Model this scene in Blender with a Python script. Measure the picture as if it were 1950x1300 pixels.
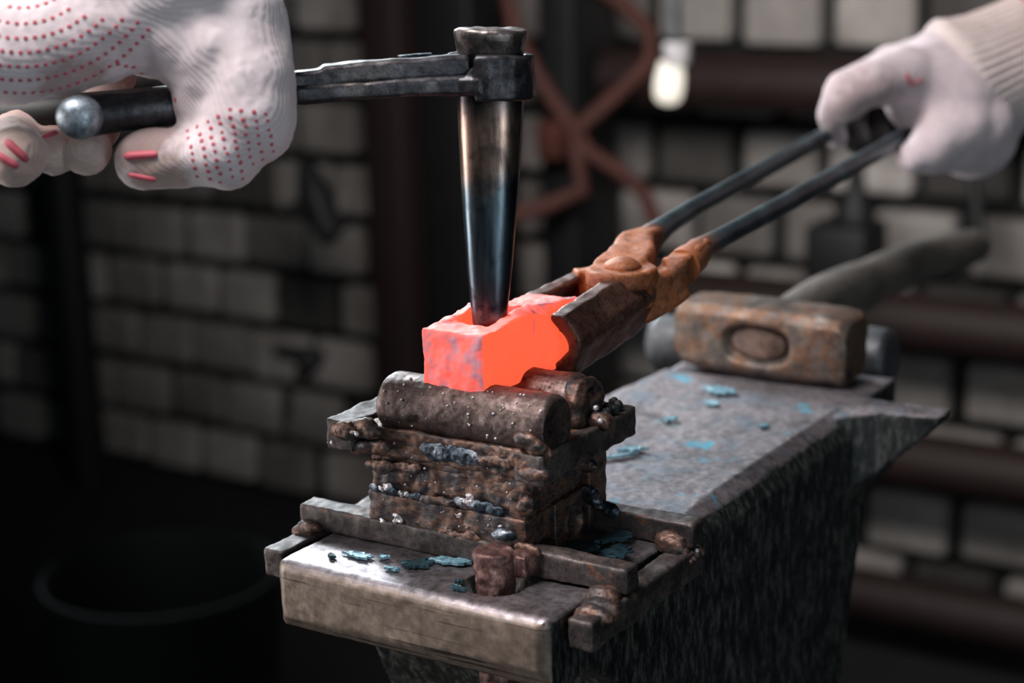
import bpy, bmesh, math, random
from mathutils import Vector, Matrix, noise
from mathutils.bvhtree import BVHTree
random.seed(7)
S = bpy.context.scene
COL = S.collection
V = Vector
for o in list(bpy.data.objects):
    bpy.data.objects.remove(o)

# ------------------------------------------------------------------ camera
# units: metres. Origin = front left corner of the anvil face, z = 0 is the anvil face,
# x runs across the heel, y along the anvil, the workshop floor lies at z = -0.8
FPX = 3445.0
CAM = V((.4047, -.4644, .2401))
PITCH, YAW, ROLL = math.radians(14.80), math.radians(32.87), math.radians(-1.645)
def cam_axes():
    cy, sy, cp, sp = math.cos(YAW), math.sin(YAW), math.cos(PITCH), math.sin(PITCH)
    f = V((-sy*cp, cy*cp, -sp)); r = V((cy, sy, 0)); u = r.cross(f)
    c, s = math.cos(ROLL), math.sin(ROLL)
    return (c*r + s*u), (-s*r + c*u), f
CR, CU, CF = cam_axes()
cd = bpy.data.cameras.new('camera'); cam = bpy.data.objects.new('camera', cd); COL.objects.link(cam)
cd.sensor_width = 36; cd.lens = FPX/1950*36; cd.clip_start = .01; cd.clip_end = 50
cam.matrix_world = Matrix(((CR.x, CU.x, -CF.x, CAM.x), (CR.y, CU.y, -CF.y, CAM.y), (CR.z, CU.z, -CF.z, CAM.z), (0, 0, 0, 1)))
cd.dof.use_dof = True; cd.dof.focus_distance = .645; cd.dof.aperture_fstop = 7.6
S.camera = cam

# ------------------------------------------------------------------ world, lights, exposure
W = bpy.data.worlds.new('workshop'); S.world = W; W.use_nodes = True
W.node_tree.nodes['Background'].inputs[0].default_value = (.25, .60, .75, 1)
W.node_tree.nodes['Background'].inputs[1].default_value = .016
def area(name, loc, aim, sx, sy, power, color, spread=180):
    d = bpy.data.lights.new(name, 'AREA'); d.shape = 'RECTANGLE'; d.size = sx; d.size_y = sy
    d.energy = power; d.color = color; d.spread = math.radians(spread)
    o = bpy.data.objects.new(name, d); COL.objects.link(o); o.location = loc
    o.rotation_euler = (V(aim)-V(loc)).to_track_quat('-Z', 'Y').to_euler()
    return o
area('assumed_light_back', (-1.75, 1.55, 1.05), (.05, .1, 0), 1.2, .8, 17, (.86, .95, 1.0), 70)  # unseen light, assumed from the gloss on the heel top; no window is built
area('assumed_light_left', (-1.35, -.62, .22), (.05, .05, .12), .7, 1.6, 8, (1.0, .96, .94), 90)  # unseen tall light, assumed from the drift's left highlight; no door is built
area('overhead_key', (-.25, -.45, 1.3), (.08, .12, .05), .6, .6, 4.6, (1.0, .95, .94), 60)  # unseen key light, added high up to brighten gloves and metal
area('assumed_light_right', (1.65, -.95, .2), (.06, .05, .12),   .5, 1.6, 2.0, (.78, .92, 1.0), 70)  # unseen cool light, assumed from the drift's middle highlight; no door is built
area('wall_fill', (-.20, .50, .50), (-.50, 1.8, -.10), .5, .3, 4.3, (1, .96, .92), 95)  # unseen fill light, added just out of view to brighten the bricks
S.view_settings.view_transform = 'Standard'; S.view_settings.look = 'None'
S.view_settings.exposure = 0.0; S.view_settings.gamma = 1.0
try: S.view_settings.use_curve_mapping = False
except Exception: pass

# ------------------------------------------------------------------ helpers
def P(px, py, t):
    """a measured direction at a measured distance t from the viewpoint"""
    return CAM + t*(CF + CR*((px-975)/FPX) - CU*((py-650)/FPX))
def onz(px, py, z):
    d = CF + CR*((px-975)/FPX) - CU*((py-650)/FPX); return CAM + d*((z-CAM.z)/d.z)

def newmat(name):
    m = bpy.data.materials.new(name); m.use_nodes = True
    nt = m.node_tree; b = nt.nodes['Principled BSDF']; return m, nt, b
def lin(c):
    return tuple((x/255/12.92 if x/255 <= .04045 else ((x/255+.055)/1.055)**2.4) for x in c)+(1,)
def N(nt, kind, **kw):
    n = nt.nodes.new(kind)
    for k, v in kw.items():
        if k.startswith('_'): setattr(n, k[1:], v)
        else: n.inputs[k.replace('_', ' ')].default_value = v
    return n
def ramp(nt, fac, stops, interp='LINEAR'):
    r = nt.nodes.new('ShaderNodeValToRGB'); r.color_ramp.interpolation = interp
    e = r.color_ramp.elements
    while len(e) < len(stops): e.new(.5)
    for el, (p, c) in zip(e, stops):
        el.position = p; el.color = c if len(c) == 4 else lin(c)
    nt.links.new(fac, r.inputs[0]); return r
def mix(nt, fac, a, b, blend='MIX'):
    n = nt.nodes.new('ShaderNodeMix'); n.data_type = 'RGBA'; n.blend_type = blend
    for sock, v in ((0, fac), (6, a), (7, b)):
        if hasattr(v, 'default_value'): nt.links.new(v, n.inputs[sock])
        elif isinstance(v, (int, float)): n.inputs[sock].default_value = v
        else: n.inputs[sock].default_value = v
    return n.outputs[2]
def coords(nt, scale=(1, 1, 1), rot=(0, 0, 0)):
    t = nt.nodes.new('ShaderNodeTexCoord'); m = nt.nodes.new('ShaderNodeMapping')
    m.inputs['Scale'].default_value = scale; m.inputs['Rotation'].default_value = rot
    nt.links.new(t.outputs['Object'], m.inputs[0]); return m.outputs[0]
def noisetex(nt, vec, scale, detail=6, rough=.6, dist=0):
    n = nt.nodes.new('ShaderNodeTexNoise'); nt.links.new(vec, n.inputs['Vector'])
    n.inputs['Scale'].default_value = scale; n.inputs['Detail'].default_value = detail
    n.inputs['Roughness'].default_value = rough; n.inputs['Distortion'].default_value = dist
    return n.outputs['Fac']
def rough_metal(name, stops, scale=60, rough=(.3, .6), metallic=.7, bump=.35, bscale=400, spots=None, sscale=200, sth=(.66, .72), stretch=(1, 1, 1), spec=.5, bdist=.0006, grit=.8):
    """worn metal: colours over a noise, spots of another colour, uneven gloss and a fine bump"""
    m, nt, b = newmat(name)
    vec = coords(nt, stretch)
    n1 = noisetex(nt, vec, scale)
    col = ramp(nt, n1, stops).outputs[0]
    if spots:
        n2 = noisetex(nt, vec, sscale, 4, .55)
        f = ramp(nt, n2, [(sth[0], (0, 0, 0, 1)), (sth[1], (1, 1, 1, 1))]).outputs[0]
        col = mix(nt, f, col, lin(spots))
    g1 = ramp(nt, noisetex(nt, vec, 420, 5, .7), [(.36, (.35,)*3+(1,)), (.52, (1, 1, 1, 1))]).outputs[0]
    g2 = ramp(nt, noisetex(nt, vec, 1500, 3, .6), [(.35, (.62,)*3+(1,)), (.6, (1.25,)*3+(1,))]).outputs[0]
    col = mix(nt, grit, col, mix(nt, 1.0, mix(nt, 1.0, col, g1, 'MULTIPLY'), g2, 'MULTIPLY'))
    nt.links.new(col, b.inputs['Base Color'])
    n3 = noisetex(nt, vec, scale*2.7, 5)
    r = ramp(nt, n3, [(.3, (rough[0],)*3+(1,)), (.7, (rough[1],)*3+(1,))])
    nt.links.new(r.outputs[0], b.inputs['Roughness'])
    b.inputs['Metallic'].default_value = metallic
    b.inputs['Specular IOR Level'].default_value = spec
    n4 = noisetex(nt, vec, bscale, 8, .7)
    bp = N(nt, 'ShaderNodeBump', Strength=bump, Distance=bdist)
    nt.links.new(n4, bp.inputs['Height']); nt.links.new(bp.outputs[0], b.inputs['Normal'])
    return m
def plain(name, col, rough=.6, metallic=0, bump=0, bscale=60, vary=.25, emis=None):
    m, nt, b = newmat(name); c = lin(col); vec = coords(nt)
    n = noisetex(nt, vec, bscale/3)
    lo = tuple(x*(1-vary) for x in c[:3])+(1,); hi = tuple(min(1, x*(1+vary)) for x in c[:3])+(1,)
    nt.links.new(ramp(nt, n, [(.3, lo), (.7, hi)]).outputs[0], b.inputs['Base Color'])
    b.inputs['Roughness'].default_value = rough; b.inputs['Metallic'].default_value = metallic
    if bump:
        bp = N(nt, 'ShaderNodeBump', Strength=bump, Distance=.001)
        nt.links.new(noisetex(nt, vec, bscale), bp.inputs['Height']); nt.links.new(bp.outputs[0], b.inputs['Normal'])
    if emis:
        b.inputs['Emission Color'].default_value = lin(emis[0]); b.inputs['Emission Strength'].default_value = emis[1]
    return m

# ---- mesh building
def box(bm, lo, hi, rot=None, pivot=None):
    lo, hi = V(lo), V(hi)
    vs = [bm.verts.new((x, y, z)) for x in (lo.x, hi.x) for y in (lo.y, hi.y) for z in (lo.z, hi.z)]
    for f in ((0, 1, 3, 2), (4, 6, 7, 5), (0, 4, 5, 1), (2, 3, 7, 6), (0, 2, 6, 4), (1, 5, 7, 3)):
        bm.faces.new([vs[i] for i in f])
    if rot: bmesh.ops.rotate(bm, verts=vs, cent=pivot or (lo+hi)/2, matrix=rot)
    return vs
def frame_for(d):
    d = d.normalized(); a = V((0, 0, 1)) if abs(d.z) < .9 else V((1, 0, 0))
    x = a.cross(d).normalized(); return x, d.cross(x)
def loft(bm, rings, close=True):
    vr = [[bm.verts.new(p) for p in r] for r in rings]; n = len(vr[0])
    for a, b in zip(vr, vr[1:]):
        for i in range(n):
            bm.faces.new((a[i], a[(i+1) % n], b[(i+1) % n], b[i]))
    if close:
        bm.faces.new(vr[0][::-1]); bm.faces.new(vr[-1])
    return vr
def tube(bm, pts, rad, n=16, caps=True):
    """round bar through points with a radius at each"""
    pts = [V(p) for p in pts]
    if not hasattr(rad, '__len__'): rad = [rad]*len(pts)
    rings = []; x = None
    for i, p in enumerate(pts):
        d = (pts[min(i+1, len(pts)-1)]-pts[max(i-1, 0)]).normalized()
        if x is None: x, y = frame_for(d)
        else:
            x = (x-d*x.dot(d)).normalized(); y = d.cross(x)
        rings.append([p+rad[i]*(x*math.cos(2*math.pi*k/n)+y*math.sin(2*math.pi*k/n)) for k in range(n)])
    loft(bm, rings, caps)
def sweep(bm, pts, w, h, up=(0, 0, 1), rr=.25):
    """rounded rectangular bar, w across and h along up; w and h may be lists"""
    pts = [V(p) for p in pts]; up = V(up); n = len(pts)
    if not hasattr(w, '__len__'): w = [w]*n
    if not hasattr(h, '__len__'): h = [h]*n
    rings = []
    for i, p in enumerate(pts):
        d = (pts[min(i+1, n-1)]-pts[max(i-1, 0)]).normalized()
        s = d.cross(up).normalized(); u = s.cross(d)
        a, b = w[i]/2, h[i]/2; c = rr*min(a, b)
        rings.append([p+s*q+u*r for q, r in ((-a+c, -b), (a-c, -b), (a, -b+c), (a, b-c), (a-c, b), (-a+c, b), (-a, b-c), (-a, -b+c))])
    loft(bm, rings)
def ball(bm, c, r, sx=1, sy=1, sz=1, seg=16):
    m = Matrix.Translation(c) @ Matrix.Diagonal((sx, sy, sz, 1))
    bmesh.ops.create_uvsphere(bm, u_segments=seg, v_segments=max(6, seg//2), radius=r, matrix=m)
def limb(bm, pts, rads, n=18):
    """chain of tapered round segments with balls at the joints"""
    for p, r in zip(pts, rads): ball(bm, V(p), r, seg=n)
    for i in range(len(pts)-1): tube(bm, [pts[i], pts[i+1]], [rads[i]*.98, rads[i+1]*.98], n)
def lathe(bm, prof, base, axis, n=32, e=2.0, xdir=None, ry=1.0):
    """profile of (distance along axis, radius)"""
    axis = V(axis).normalized()
    if xdir is None: x, y = frame_for(axis)
    else:
        x = V(xdir); x = (x-axis*x.dot(axis)).normalized(); y = axis.cross(x)
    rings = []
    for h, r in prof:
        ring = []
        for k in range(n):
            a = 2*math.pi*k/n; ca, sa = math.cos(a), math.sin(a)
            q = (abs(ca)**e+abs(sa)**e)**(-1/e)
            ring.append(V(base)+axis*h+x*(r*q*ca)+y*(r*ry*q*sa))
        rings.append(ring)
    loft(bm, rings)

def link(name, me, mat, parent=None):
    o = bpy.data.objects.new(name, me); COL.objects.link(o)
    if mat: me.materials.append(mat)
    if parent:
        o.parent = parent; o.matrix_parent_inverse = Matrix.Translation(-V(parent.location))
    return o
def obj(name, bm, mat, parent=None, smooth=True, bevel=0, segs=2, angle=.6):
    bmesh.ops.recalc_face_normals(bm, faces=bm.faces)
    me = bpy.data.meshes.new(name); bm.to_mesh(me); bm.free()
    o = link(name, me, mat, parent)
    if bevel:
        b = o.modifiers.new('b', 'BEVEL'); b.width = bevel; b.segments = segs; b.limit_method = 'ANGLE'; b.angle_limit = angle
    if smooth:
        for p in me.polygons: p.use_smooth = True
        if not bevel:
            try: me.set_sharp_from_angle(angle=.9)
            except Exception: pass
    return o
def lumpy(name, bm, voxel, mat, parent=None, bumps=(), smooth=2, seed=0, fn=None):
    """fuse the pieces of bm into one continuous skin, then dent it with noise"""
    bmesh.ops.recalc_face_normals(bm, faces=bm.faces)
    me = bpy.data.meshes.new(name); bm.to_mesh(me); bm.free()
    o = bpy.data.objects.new(name, me); COL.objects.link(o)
    r = o.modifiers.new('r', 'REMESH'); r.mode = 'VOXEL'; r.voxel_size = voxel
    if smooth:
        s = o.modifiers.new('s', 'SMOOTH'); s.factor = .5; s.iterations = smooth
    dg = bpy.context.evaluated_depsgraph_get(); dg.update()
    ev = o.evaluated_get(dg); m2 = bpy.data.meshes.new_from_object(ev, depsgraph=dg)
    bpy.data.objects.remove(o); bpy.data.meshes.remove(me)
    m2.name = name; off = V((seed*3.1, seed*1.7, seed*.9))
    if bumps or fn:
        nr = [v.normal.copy() for v in m2.vertices]
        for v, nn in zip(m2.vertices, nr):
            d = 0
            for sc, amp in bumps: d += noise.noise((v.co+off)*sc)*amp
            v.co += nn*d
            if fn: v.co = fn(v.co, nn)
    for p in m2.polygons: p.use_smooth = True
    m2.materials.clear()
    return link(name, m2, mat, parent)
def empty(name, loc, label, cat, group=None):
    o = bpy.data.objects.new(name, None); COL.objects.link(o); o.location = loc; o.empty_display_size = .02
    return tag(o, label, cat, group)
def tag(o, label, cat, group=None):
    o['label'] = label; o['category'] = cat
    if group: o['group'] = group
    return o
def structure(o): o['kind'] = 'structure'; return o

# ------------------------------------------------------------------ materials
M = {}
M['anvil_face'] = None
def anvil_material():
    m, nt, b = newmat('worn anvil steel')
    vec = coords(nt)
    sep = nt.nodes.new('ShaderNodeSeparateXYZ'); nt.links.new(vec, sep.inputs[0])
    geo = nt.nodes.new('ShaderNodeNewGeometry'); gs = nt.nodes.new('ShaderNodeSeparateXYZ'); nt.links.new(geo.outputs['True Normal'], gs.inputs[0])
    n1 = noisetex(nt, vec, 38, 8, .65); n2 = noisetex(nt, vec, 130, 6, .6); n3 = noisetex(nt, vec, 12, 3)
    # face plate: bare polished steel at the heel, scaled and stained farther back
    top = ramp(nt, n1, [(.25, (78, 74, 76)), (.5, (142, 135, 140)), (.75, (182, 174, 182))]).outputs[0]
    top = mix(nt, .6, top, ramp(nt, noisetex(nt, vec, 330, 8, .75), [(.36, (46, 44, 44)), (.5, (134, 126, 128)), (.66, (176, 168, 172))]).outputs[0])
    blue = ramp(nt, noisetex(nt, vec, 42, 5, .6, .6), [(.61, (0, 0, 0, 1)), (.65, (1, 1, 1, 1))]).outputs[0]
    yr = ramp(nt, sep.outputs['Y'], [(.09, (0, 0, 0, 1)), (.12, (1, 1, 1, 1))]).outputs[0]
    bf = mix(nt, 1.0, blue, yr, 'MULTIPLY')
    top = mix(nt, bf, top, lin((96, 168, 190)))
    tint = ramp(nt, noisetex(nt, vec, 48, 5, .65, .5), [(.50, (0, 0, 0, 1)), (.66, (.55,)*3+(1,))]).outputs[0]
    top = mix(nt, mix(nt, 1.0, tint, yr, 'MULTIPLY'), top, lin((96, 122, 138)))
    stain = ramp(nt, noisetex(nt, vec, 26, 5, .6, .3), [(.56, (0, 0, 0, 1)), (.68, (1, 1, 1, 1))]).outputs[0]
    top = mix(nt, mix(nt, .75, (0, 0, 0, 1), stain), top, lin((44, 40, 36)))
    # heel end: brushed brown steel with level dark scratches
    v2 = coords(nt, (9, 60, 420)); sc = noisetex(nt, v2, 1.0, 4, .6)
    scf = ramp(nt, sc, [(.36, (1, 1, 1, 1)), (.41, (0, 0, 0, 1))]).outputs[0]
    end = ramp(nt, n1, [(.3, (102, 88, 80)), (.7, (142, 126, 114))]).outputs[0]
    end = mix(nt, mix(nt, .9, (0, 0, 0, 1), scf), end, lin((36, 29, 26)))
    end = mix(nt, .6, end, mix(nt, 1.0, end, ramp(nt, noisetex(nt, vec, 300, 6, .7), [(.35, (.5,)*3+(1,)), (.65, (1.3,)*3+(1,))]).outputs[0], 'MULTIPLY'))
    # flank: black scaled casting
    v3 = coords(nt, (300, 300, 100)); fl = noisetex(nt, v3, 1.0, 9, .75)
    side = ramp(nt, fl, [(.40, (8, 10, 11)), (.50, (28, 30, 30)), (.60, (70, 70, 66)), (.78, (92, 90, 84))]).outputs[0]
    tf = ramp(nt, gs.outputs['Z'], [(.6, (0, 0, 0, 1)), (.85, (1, 1, 1, 1))]).outputs[0]
    mn = nt.nodes.new('ShaderNodeMath'); mn.operation = 'MULTIPLY'; mn.inputs[1].default_value = -1; nt.links.new(gs.outputs['Y'], mn.inputs[0])
    ef = ramp(nt, mn.outputs[0], [(.55, (0, 0, 0, 1)), (.8, (1, 1, 1, 1))]).outputs[0]
    near = ramp(nt, sep.outputs['Y'], [(.02, (1, 1, 1, 1)), (.035, (0, 0, 0, 1))]).outputs[0]
    ef = mix(nt, 1.0, ef, near, 'MULTIPLY')
    col = mix(nt, tf, mix(nt, ef, side, end), top)
    nt.links.new(col, b.inputs['Base Color'])
    r1 = ramp(nt, n2, [(.3, (.34,)*3+(1,)), (.7, (.52,)*3+(1,))]).outputs[0]
    r2 = ramp(nt, n2, [(.3, (.5,)*3+(1,)), (.7, (.68,)*3+(1,))]).outputs[0]
    heel = ramp(nt, sep.outputs['Y'], [(.06, (0, 0, 0, 1)), (.11, (1, 1, 1, 1))]).outputs[0]
    nt.links.new(mix(nt, heel, r1, r2), b.inputs['Roughness'])
    met = mix(nt, tf, mix(nt, ef, (.10, .10, .10, 1), (.55, .55, .55, 1)), (.9, .9, .9, 1))
    nt.links.new(met, b.inputs['Metallic'])
    bp = N(nt, 'ShaderNodeBump', Strength=.25, Distance=.0006)
    hh = mix(nt, tf, fl, n2); nt.links.new(hh, bp.inputs['Height']); nt.links.new(bp.outputs[0], b.inputs['Normal'])
    return m
M['anvil'] = anvil_material()
M['jig'] = rough_metal('rusted welded steel', [(.30, (26, 28, 34)), (.42, (66, 56, 54)), (.50, (112, 82, 68)), (.56, (80, 68, 66)), (.64, (56, 54, 58)), (.76, (134, 116, 108))],
                       scale=75, rough=(.35, .6), metallic=.55, bump=.4, bscale=330, spots=(170, 165, 168), sscale=240, sth=(.70, .75), stretch=(1, 1, 2.2))
M['bar'] = rough_metal('dark scaled square bar', [(.3, (40, 38, 40)), (.5, (78, 70, 69)), (.7, (112, 102, 99))], scale=60, rough=(.45, .65), metallic=.6, bump=.3,
                       bscale=300, spots=(120, 82, 60), sscale=120, sth=(.62, .7))
M['rod'] = rough_metal('heat browned round bar', [(.3, (62, 50, 48)), (.55, (104, 88, 84)), (.75, (140, 128, 126))], scale=40, rough=(.32, .52), metallic=.75, bump=.3,
                       bscale=350, spots=(50, 38, 36), sscale=150, sth=(.6, .66))
M['bead'] = rough_metal('blue grey weld metal', [(.3, (22, 30, 38)), (.5, (58, 70, 80)), (.64, (130, 136, 144)), (.75, (205, 203, 210))], scale=150, rough=(.2, .36), metallic=.8, bump=.5, bscale=600)
M['pearl'] = rough_metal('pale weld spatter', [(.3, (150, 142, 144)), (.7, (214, 208, 212))], scale=300, rough=(.3, .5), metallic=.5, bump=.3)
M['peg'] = rough_metal('reddish scaled peg', [(.3, (66, 44, 42)), (.52, (108, 78, 74)), (.62, (150, 118, 110)), (.72, (214, 190, 180))], scale=170, rough=(.35, .6), metallic=.6, bump=.5, bscale=500)
M['handle_iron'] = rough_metal('dark forged iron', [(.3, (44, 44, 48)), (.55, (72, 70, 74)), (.75, (100, 94, 92))], scale=60, rough=(.3, .55), metallic=.7, bump=.3, bscale=260)
M['cap_iron'] = rough_metal('peened steel', [(.3, (96, 88, 86)), (.7, (148, 138, 134))], scale=80, rough=(.25, .45), metallic=.85, bump=.3, bscale=260)
M['tong_jaw'] = rough_metal('brown heated iron', [(.3, (66, 44, 40)), (.55, (104, 72, 62)), (.75, (132, 98, 84))], scale=45, rough=(.35, .55), metallic=.5, bump=.25, bscale=200)
M['rust'] = rough_metal('orange rust', [(.3, (104, 58, 34)), (.55, (150, 86, 50)), (.75, (176, 110, 72))], scale=50, rough=(.55, .75), metallic=.15, bump=.35, bscale=260)
M['rein'] = None
def rein_material():
    m, nt, b = newmat('blackened tong rein'); vec = coords(nt)
    sep = nt.nodes.new('ShaderNodeSeparateXYZ'); nt.links.new(vec, sep.inputs[0])
    n = noisetex(nt, vec, 60)
    dark = ramp(nt, n, [(.3, (32, 42, 47)), (.6, (66, 80, 86)), (.8, (100, 124, 132))]).outputs[0]
    rust = ramp(nt, n, [(.3, (108, 60, 34)), (.7, (166, 96, 56))]).outputs[0]
    ad = nt.nodes.new('ShaderNodeMath'); ad.operation = 'MULTIPLY_ADD'; ad.inputs[1].default_value = .05; nt.links.new(n, ad.inputs[0]); nt.links.new(sep.outputs['Y'], ad.inputs[2])
    f = ramp(nt, ad.outputs[0], [(.190, (0, 0, 0, 1)), (.225, (1, 1, 1, 1))]).outputs[0]
    nt.links.new(mix(nt, f, rust, dark), b.inputs['Base Color'])
    nt.links.new(mix(nt, f, (.2, .2, .2, 1), (.6, .6, .6, 1)), b.inputs['Metallic'])
    nt.links.new(mix(nt, f, (.65, .65, .65, 1), (.4, .4, .4, 1)), b.inputs['Roughness'])
    bp = N(nt, 'ShaderNodeBump', Strength=.3, Distance=.0006); nt.links.new(noisetex(nt, vec, 200), bp.inputs['Height']); nt.links.new(bp.outputs[0], b.inputs['Normal'])
    return m
M['rein'] = rein_material()
def punch_material():
    m, nt, b = newmat('blued polished drift'); vec = coords(nt, (1, 1, .16)); v1 = coords(nt)
    sep = nt.nodes.new('ShaderNodeSeparateXYZ'); nt.links.new(v1, sep.inputs[0])
    n = noisetex(nt, vec, 160, 6, .6); n2 = noisetex(nt, v1, 55, 5)
    ad = nt.nodes.new('ShaderNodeMath'); ad.operation = 'MULTIPLY_ADD'; ad.inputs[1].default_value = .022; nt.links.new(n, ad.inputs[0]); nt.links.new(sep.outputs['Z'], ad.inputs[2])
    # temper colours along the drift: purple tip, blue-black middle, straw-brown band, dark under the collar
    base = ramp(nt, ad.outputs[0], [(.078, (116, 92, 94)), (.103, (98, 90, 98)), (.112, (84, 94, 104)), (.140, (92, 106, 114)), (.150, (156, 130, 118)), (.164, (176, 146, 132)), (.172, (110, 100, 100)), (.180, (70, 70, 76))]).outputs[0]
    stre = ramp(nt, noisetex(nt, coords(nt, (1, 1, .10)), 420, 5, .65), [(.32, (.35,)*3+(1,)), (.5, (.95,)*3+(1,)), (.68, (1.35, 1.3, 1.25, 1))]).outputs[0]
    base = mix(nt, .8, base, mix(nt, 1.0, base, stre, 'MULTIPLY'))
    blot = ramp(nt, noisetex(nt, coords(nt, (1, 1, .45)), 70, 6, .6, .5), [(.48, (1, 1, 1, 1)), (.56, (.38, .40, .44, 1))]).outputs[0]
    base = mix(nt, 1.0, base, blot, 'MULTIPLY')
    sp = ramp(nt, n2, [(.52, (0, 0, 0, 1)), (.62, (1, 1, 1, 1))]).outputs[0]
    base = mix(nt, mix(nt, .5, (0, 0, 0, 1), sp), base, lin((32, 34, 40)))
    nt.links.new(base, b.inputs['Base Color']); b.inputs['Metallic'].default_value = .95
    nt.links.new(ramp(nt, n, [(.3, (.22,)*3+(1,)), (.7, (.42,)*3+(1,))]).outputs[0], b.inputs['Roughness'])
    bp = N(nt, 'ShaderNodeBump', Strength=.12, Distance=.0005); nt.links.new(n, bp.inputs['Height']); nt.links.new(bp.outputs[0], b.inputs['Normal'])
    return m
M['punch'] = punch_material()
def hot_material():
    m, nt, b = newmat('glowing hot steel'); v = coords(nt)
    geo = nt.nodes.new('ShaderNodeNewGeometry'); gs = nt.nodes.new('ShaderNodeSeparateXYZ'); nt.links.new(geo.outputs['True Normal'], gs.inputs[0])
    sep = nt.nodes.new('ShaderNodeSeparateXYZ'); nt.links.new(v, sep.inputs[0])
    # thin cooling scale lies on the struck end and on the top; the flanks glow clean
    n = noisetex(nt, v, 130, 6, .62); n2 = noisetex(nt, v, 420, 4)
    mn = nt.nodes.new('ShaderNodeMath'); mn.operation = 'MULTIPLY'; mn.inputs[1].default_value = -1; nt.links.new(gs.outputs['Y'], mn.inputs[0])
    ef = ramp(nt, mn.outputs[0], [(.55, (0, 0, 0, 1)), (.8, (1, 1, 1, 1))]).outputs[0]
    tf = ramp(nt, gs.outputs['Z'], [(.5, (0, 0, 0, 1)), (.8, (1, 1, 1, 1))]).outputs[0]
    sc_end = ramp(nt, n, [(.42, (.10,)*3+(1,)), (.52, (.45,)*3+(1,)), (.58, (.80,)*3+(1,)), (.7, (1, 1, 1, 1))]).outputs[0]
    sc_top = ramp(nt, n, [(.55, (.10,)*3+(1,)), (.61, (.8,)*3+(1,))]).outputs[0]
    sc_side = ramp(nt, noisetex(nt, coords(nt, (1, 1, .3)), 170, 5), [(.60, (0, 0, 0, 1)), (.70, (.55,)*3+(1,))]).outputs[0]
    scale = mix(nt, tf, mix(nt, ef, sc_side, sc_end), sc_top)
    hotc = mix(nt, tf, mix(nt, ef, (1.0, .098, .038, 1), (.80, .070, .042, 1)), (.90, .075, .040, 1))
    em = mix(nt, scale, hotc, (.22, .045, .055, 1))
    nt.links.new(em, b.inputs['Emission Color']); b.inputs['Emission Strength'].default_value = 1.15
    nt.links.new(mix(nt, scale, mix(nt, tf, lin((150, 80, 70)), lin((205, 150, 145))), lin((128, 124, 140))), b.inputs['Base Color'])  # upward faces get a paler base: reflected skylight put into the colour
    b.inputs['Roughness'].default_value = .6; b.inputs['Specular IOR Level'].default_value = .3
    bp = N(nt, 'ShaderNodeBump', Strength=.5, Distance=.0006); nt.links.new(n, bp.inputs['Height']); nt.links.new(bp.outputs[0], b.inputs['Normal'])
    return m
M['hot'] = hot_material()
def knit(name, col, col2, rot, freq, soil=None):
    m, nt, b = newmat(name); v = coords(nt, (1, 1, 1), rot)
    w = nt.nodes.new('ShaderNodeTexWave'); w.inputs['Scale'].default_value = freq; w.inputs['Distortion'].default_value = 1.2
    w.inputs['Detail'].default_value = 2; w.inputs['Detail Scale'].default_value = 3; nt.links.new(v, w.inputs[0])
    n = noisetex(nt, v, 45, 5)
    c = mix(nt, mix(nt, .22, (0, 0, 0, 1), w.outputs[1]), ramp(nt, n, [(.3, col2), (.6, col)]).outputs[0], lin(tuple(int(x*.80) for x in col)))
    for ctr, rad, scol in (soil or ()):        # grime rubbed into the knit by the tool
        vs = nt.nodes.new('ShaderNodeVectorMath'); vs.operation = 'DISTANCE'; nt.links.new(coords(nt), vs.inputs[0]); vs.inputs[1].default_value = ctr
        ma = nt.nodes.new('ShaderNodeMath'); ma.operation = 'MULTIPLY_ADD'; ma.inputs[1].default_value = -rad*1.3; nt.links.new(noisetex(nt, coords(nt), 140, 5), ma.inputs[0]); nt.links.new(vs.outputs['Value'], ma.inputs[2])
        f = ramp(nt, ma.outputs[0], [(0, (1, 1, 1, 1)), (rad*.45, (0, 0, 0, 1))]).outputs[0]
        c = mix(nt, mix(nt, .75, (0, 0, 0, 1), f), c, lin(scol))
    nt.links.new(c, b.inputs['Base Color']); b.inputs['Roughness'].default_value = .95; b.inputs['Specular IOR Level'].default_value = .1
    b.inputs['Sheen Weight'].default_value = .3
    bp = N(nt, 'ShaderNodeBump', Strength=.3, Distance=.0003); nt.links.new(w.outputs[1], bp.inputs['Height']); nt.links.new(bp.outputs[0], b.inputs['Normal'])
    return m
M['knit'] = knit('white cotton knit', (232, 218, 220), (214, 196, 198), (0, .5, .6), 260)
M['knit_left'] = knit('white cotton knit, left glove', (228, 214, 217), (208, 190, 193), (0, .5, .6), 260, ((tuple(P(268, 262, .585)), .014, (120, 92, 84)), (tuple(P(310, 345, .585)), .010, (168, 138, 124)), (tuple(P(150, 178, .575)), .014, (160, 132, 128))))
M['knit_soiled'] = knit('soiled cotton knit', (200, 178, 170), (160, 130, 122), (0, .5, .6), 260)
M['painted_shade'] = knit('grimy black knit', (26, 24, 26), (14, 13, 15), (0, .5, .6), 150)  # near black paints the shade inside the closed hand
M['knit_right'] = knit('white cotton knit, right glove', (206, 190, 194), (186, 168, 172), (.4, .2, .9), 200, ((tuple(P(1650, 205, .95)), .022, (150, 128, 126)),))
M['rod_end'] = rough_metal('bright worn rod end', [(.3, (120, 132, 144)), (.7, (190, 200, 210))], scale=200, rough=(.3, .45), metallic=.6)
M['cuff'] = knit('ribbed cotton cuff', (208, 192, 188), (186, 168, 164), (0, .5, .6), 260)
M['dot'] = plain('red rubber print', (190, 84, 98), .6)
M['sleeve'] = plain('red cloth', (150, 30, 40), .9, bump=.3, bscale=800)
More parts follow.
